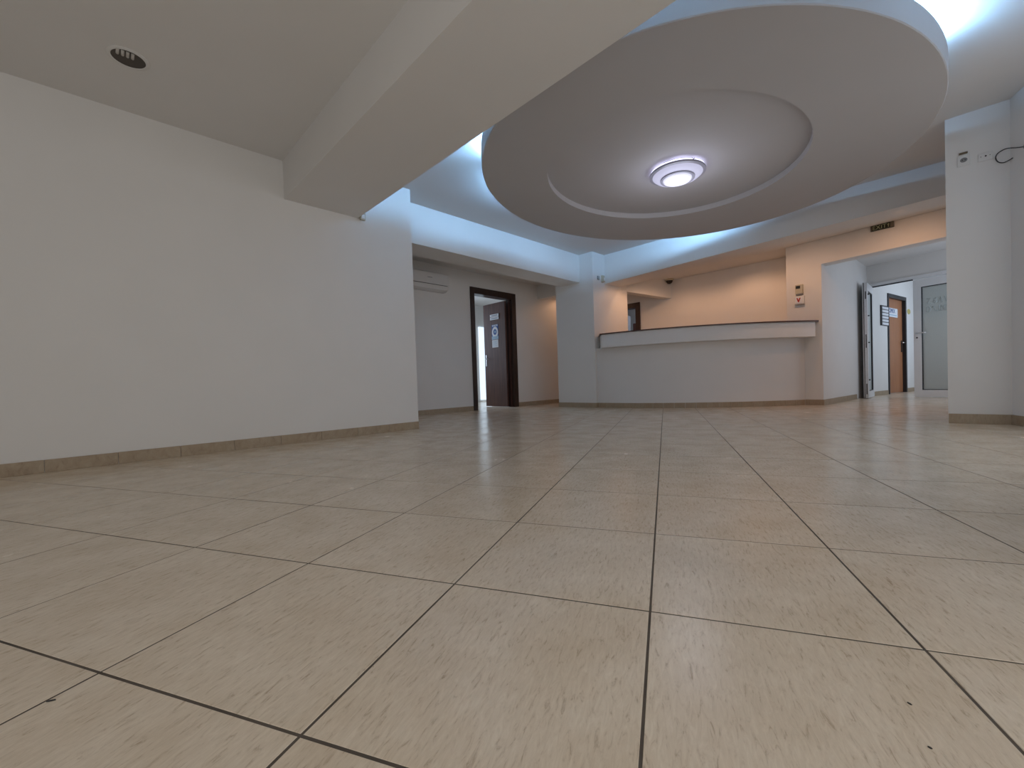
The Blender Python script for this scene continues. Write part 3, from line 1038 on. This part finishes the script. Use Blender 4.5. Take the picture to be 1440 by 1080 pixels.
# small upright arrow after the word
V = [(0.066, 0, -0.024), (0.074, 0, -0.024), (0.074, 0, 0.006), (0.084, 0, 0.006), (0.070, 0, 0.026), (0.056, 0, 0.006), (0.066, 0, 0.006)]
V = [(v[0], -0.0375, v[2]) for v in V] + [(v[0], -0.0355, v[2]) for v in V]
obj('arrow_mark', V, [tuple(range(7)), tuple(range(7, 14))] + [(k, (k + 1) % 7, 7 + (k + 1) % 7, 7 + k) for k in range(7)], EXITPALE, ex_)

# ------------------------------------------------------------------ boxes on the pier
q = pier_pt(-1.57)
kb = empty('wall_keypad', (q.x, q.y, 1.874), 'small beige wall keypad with a dark display on the pier above the counter', 'keypad', RZP)
box('housing', -0.052, 0.052, -0.055, -0.001, -0.07, 0.078, BEIGE, kb, 0.008)
box('display', -0.042, 0.020, -0.058, -0.054, 0.012, 0.058, BLACK, kb)
box('lower_cover', -0.046, 0.046, -0.050, -0.004, -0.092, -0.070, GREYPL, kb, 0.004)
ab = empty('alarm_box', (q.x, q.y, 1.706), 'white square alarm box with a red V mark below the beige keypad', 'alarm box', RZP)
box('housing', -0.070, 0.070, -0.058, -0.001, -0.072, 0.062, PLASTIC, ab, 0.010)
box('front_cover', -0.055, 0.045, -0.064, -0.057, -0.056, 0.045, PAPER, ab, 0.002)
V = [(-0.034, 0, 0.030), (-0.014, 0, 0.030), (-0.004, 0, -0.006), (0.008, 0, 0.030), (0.028, 0, 0.030), (0.004, 0, -0.038), (-0.012, 0, -0.038)]
V = [(v[0], -0.0655, v[2]) for v in V] + [(v[0], -0.0635, v[2]) for v in V]
obj('red_mark', V, [tuple(range(7)), tuple(range(7, 14))] + [(k, (k + 1) % 7, 7 + (k + 1) % 7, 7 + k) for k in range(7)], REDINK, ab)

# ------------------------------------------------------------------ sensors
ms = empty('motion_sensor', (-4.5, 6.80, 2.43), 'beige motion sensor high on the square column', 'sensor')
V = [(0, -0.035, -0.075), (0, 0.035, -0.075), (0, 0.035, 0.06), (0, -0.035, 0.06), (0.055, -0.03, -0.06), (0.055, 0.03, -0.06), (0.045, 0.03, 0.055), (0.045, -0.03, 0.055)]
obj('housing', V, box_vf(0, 1, 0, 1, 0, 1)[1], BEIGE, ms, False, 0.006)
box('sensor_lens', 0.050, 0.060, -0.02, 0.02, -0.045, 0.01, PLASTIC, ms, 0.004)
jb = empty('junction_box', (-4.5, 6.665, 2.425), 'tiny grey box beside the motion sensor on the column', 'box')
box('housing', 0, 0.02, -0.028, 0.028, -0.035, 0.035, GREYPL, jb, 0.004)
box('cover', 0.02, 0.026, -0.024, 0.024, -0.030, 0.030, plain('light_grey_plastic', (0.45, 0.46, 0.46), 0.5), jb, 0.002)

bs = empty('motion_sensor', (XL, 2.105, 2.40), 'small beige sensor on the left wall at the end of the beam', 'sensor')
box('bracket', 0.0, 0.022, -0.012, 0.012, -0.02, 0.02, BLACK, bs)
box('housing', 0.020, 0.060, -0.028, 0.028, -0.045, 0.040, BEIGE, bs, 0.008)
box('sensor_lens', 0.058, 0.064, -0.018, 0.018, -0.030, 0.012, PLASTIC, bs, 0.003)

dm = empty('dome_camera', (-4.02, 8.62, 2.60), 'dark smoked dome camera on the ceiling behind the counter', 'camera')
lathe('mount_ring', [(0.085, 0.0), (0.085, -0.025), (0.07, -0.032), (0.0, -0.032)], BEIGE, dm, (0, 0, 0), 32)
lathe('dome', [(0.068, -0.030), (0.064, -0.055), (0.045, -0.085), (0.02, -0.098), (0.0, -0.10)], LENS, dm, (0, 0, 0), 32)

# ------------------------------------------------------------------ sockets on the right wall
YW = 5.768
so = empty('wall_socket', (0.195, YW, 2.465), 'white socket with a dark round opening high on the right wall', 'socket')
box('face_plate', -0.042, 0.042, -0.010, -0.001, -0.055, 0.045, PLASTIC, so, 0.004)
V = [(0.024 * math.cos(k * math.pi / 12), -0.0125, -0.002 + 0.021 * math.sin(k * math.pi / 12)) for k in range(24)]
V += [(v[0], -0.009, v[2]) for v in V]
cyl_f = [tuple(range(24)), tuple(range(24, 48))] + [(k, (k + 1) % 24, 24 + (k + 1) % 24, 24 + k) for k in range(24)]
obj('socket_well', V, cyl_f, GREYPL, so)
for dx in (-0.009, 0.009):
    box('pin_hole', dx - 0.003, dx + 0.003, -0.0135, -0.012, -0.006, 0.002, BLACK, so)
box('label_strip', -0.030, 0.026, -0.013, -0.001, 0.055, 0.070, plain('brown_label', (0.16, 0.125, 0.075), 0.5), so)
s2 = empty('socket_plate', (0.331, YW, 2.443), 'white blank plate with a centre screw beside the round socket', 'socket')
box('face_plate', -0.045, 0.045, -0.010, -0.001, -0.036, 0.036, PLASTIC, s2, 0.004)
for dx, r in ((-0.028, 0.003), (0.002, 0.0065), (0.028, 0.003)):
    V = [(dx + r * math.cos(k * math.pi / 12), -0.0118, 0.004 + r * math.sin(k * math.pi / 12)) for k in range(24)]
    V += [(v[0], -0.009, v[2]) for v in V]
    obj('screw', V, cyl_f, BLACK, s2)


def smooth_path(P, n=8):
    out = []
    P = [Vector(p) for p in P]
    for i in range(len(P) - 1):
        p0, p1, p2, p3 = P[max(i - 1, 0)], P[i], P[i + 1], P[min(i + 2, len(P) - 1)]
        for k in range(n):
            t = k / n
            out.append(0.5 * ((2 * p1) + (p2 - p0) * t + (2 * p0 - 5 * p1 + 4 * p2 - p3) * t * t + (3 * p1 - p0 - 3 * p2 + p3) * t ** 3))
    out.append(P[-1])
    return out


cbp = smooth_path([(0.543, 5.57, 2.374), (0.508, 5.66, 2.412), (0.455, 5.745, 2.457), (0.408, 5.748, 2.440), (0.392, 5.748, 2.405), (0.405, 5.748, 2.362), (0.437, 5.748, 2.342), (0.470, 5.752, 2.352), (0.489, 5.725, 2.355)])
cbo = empty('loose_cable', (0.55, 5.70, 2.41), 'thin black cable looping out of the right wall beside the blank plate', 'cable')
tube('cable', [(p.x - 0.55, p.y - 5.70, p.z - 2.41) for p in cbp], 0.0042, CABLE, cbo, 8)
V = [(p[0] - 0.55, p[1] - 5.70, p[2] - 2.41) for p in box_vf(0.536, 0.549, 5.54, 5.572, 2.362, 2.384)[0]]
obj('plug', V, box_vf(0, 1, 0, 1, 0, 1)[1], BLACK, cbo)

# ------------------------------------------------------------------ small debris on the floor
for (x, y), L_, w_, ang, lab in (((-1.111, -0.079), 0.0065, 0.0018, 63, 'black plastic sliver lying in the tile joint at the lower left'),
                                 ((-0.036, 0.891), 0.0032, 0.0014, 150, 'tiny dark speck on the floor at the lower right, farther one'),
                                 ((-0.012, 0.804), 0.0026, 0.0014, 160, 'tiny dark speck on the floor at the lower right, nearer one')):
    c_, s_ = math.cos(math.radians(ang)), math.sin(math.radians(ang))
    P = [(-L_, -w_ * .6), (-L_ * .3, -w_), (L_, -w_ * .4), (L_ * .8, w_ * .8), (-L_ * .6, w_)]
    P = [(p[0] * c_ - p[1] * s_, p[0] * s_ + p[1] * c_) for p in P]
    o = prism('floor_debris', P, 0.0, 0.0012, BLACK)
    o.location = (x, y, 0.0)
    tag(o, lab, 'debris')
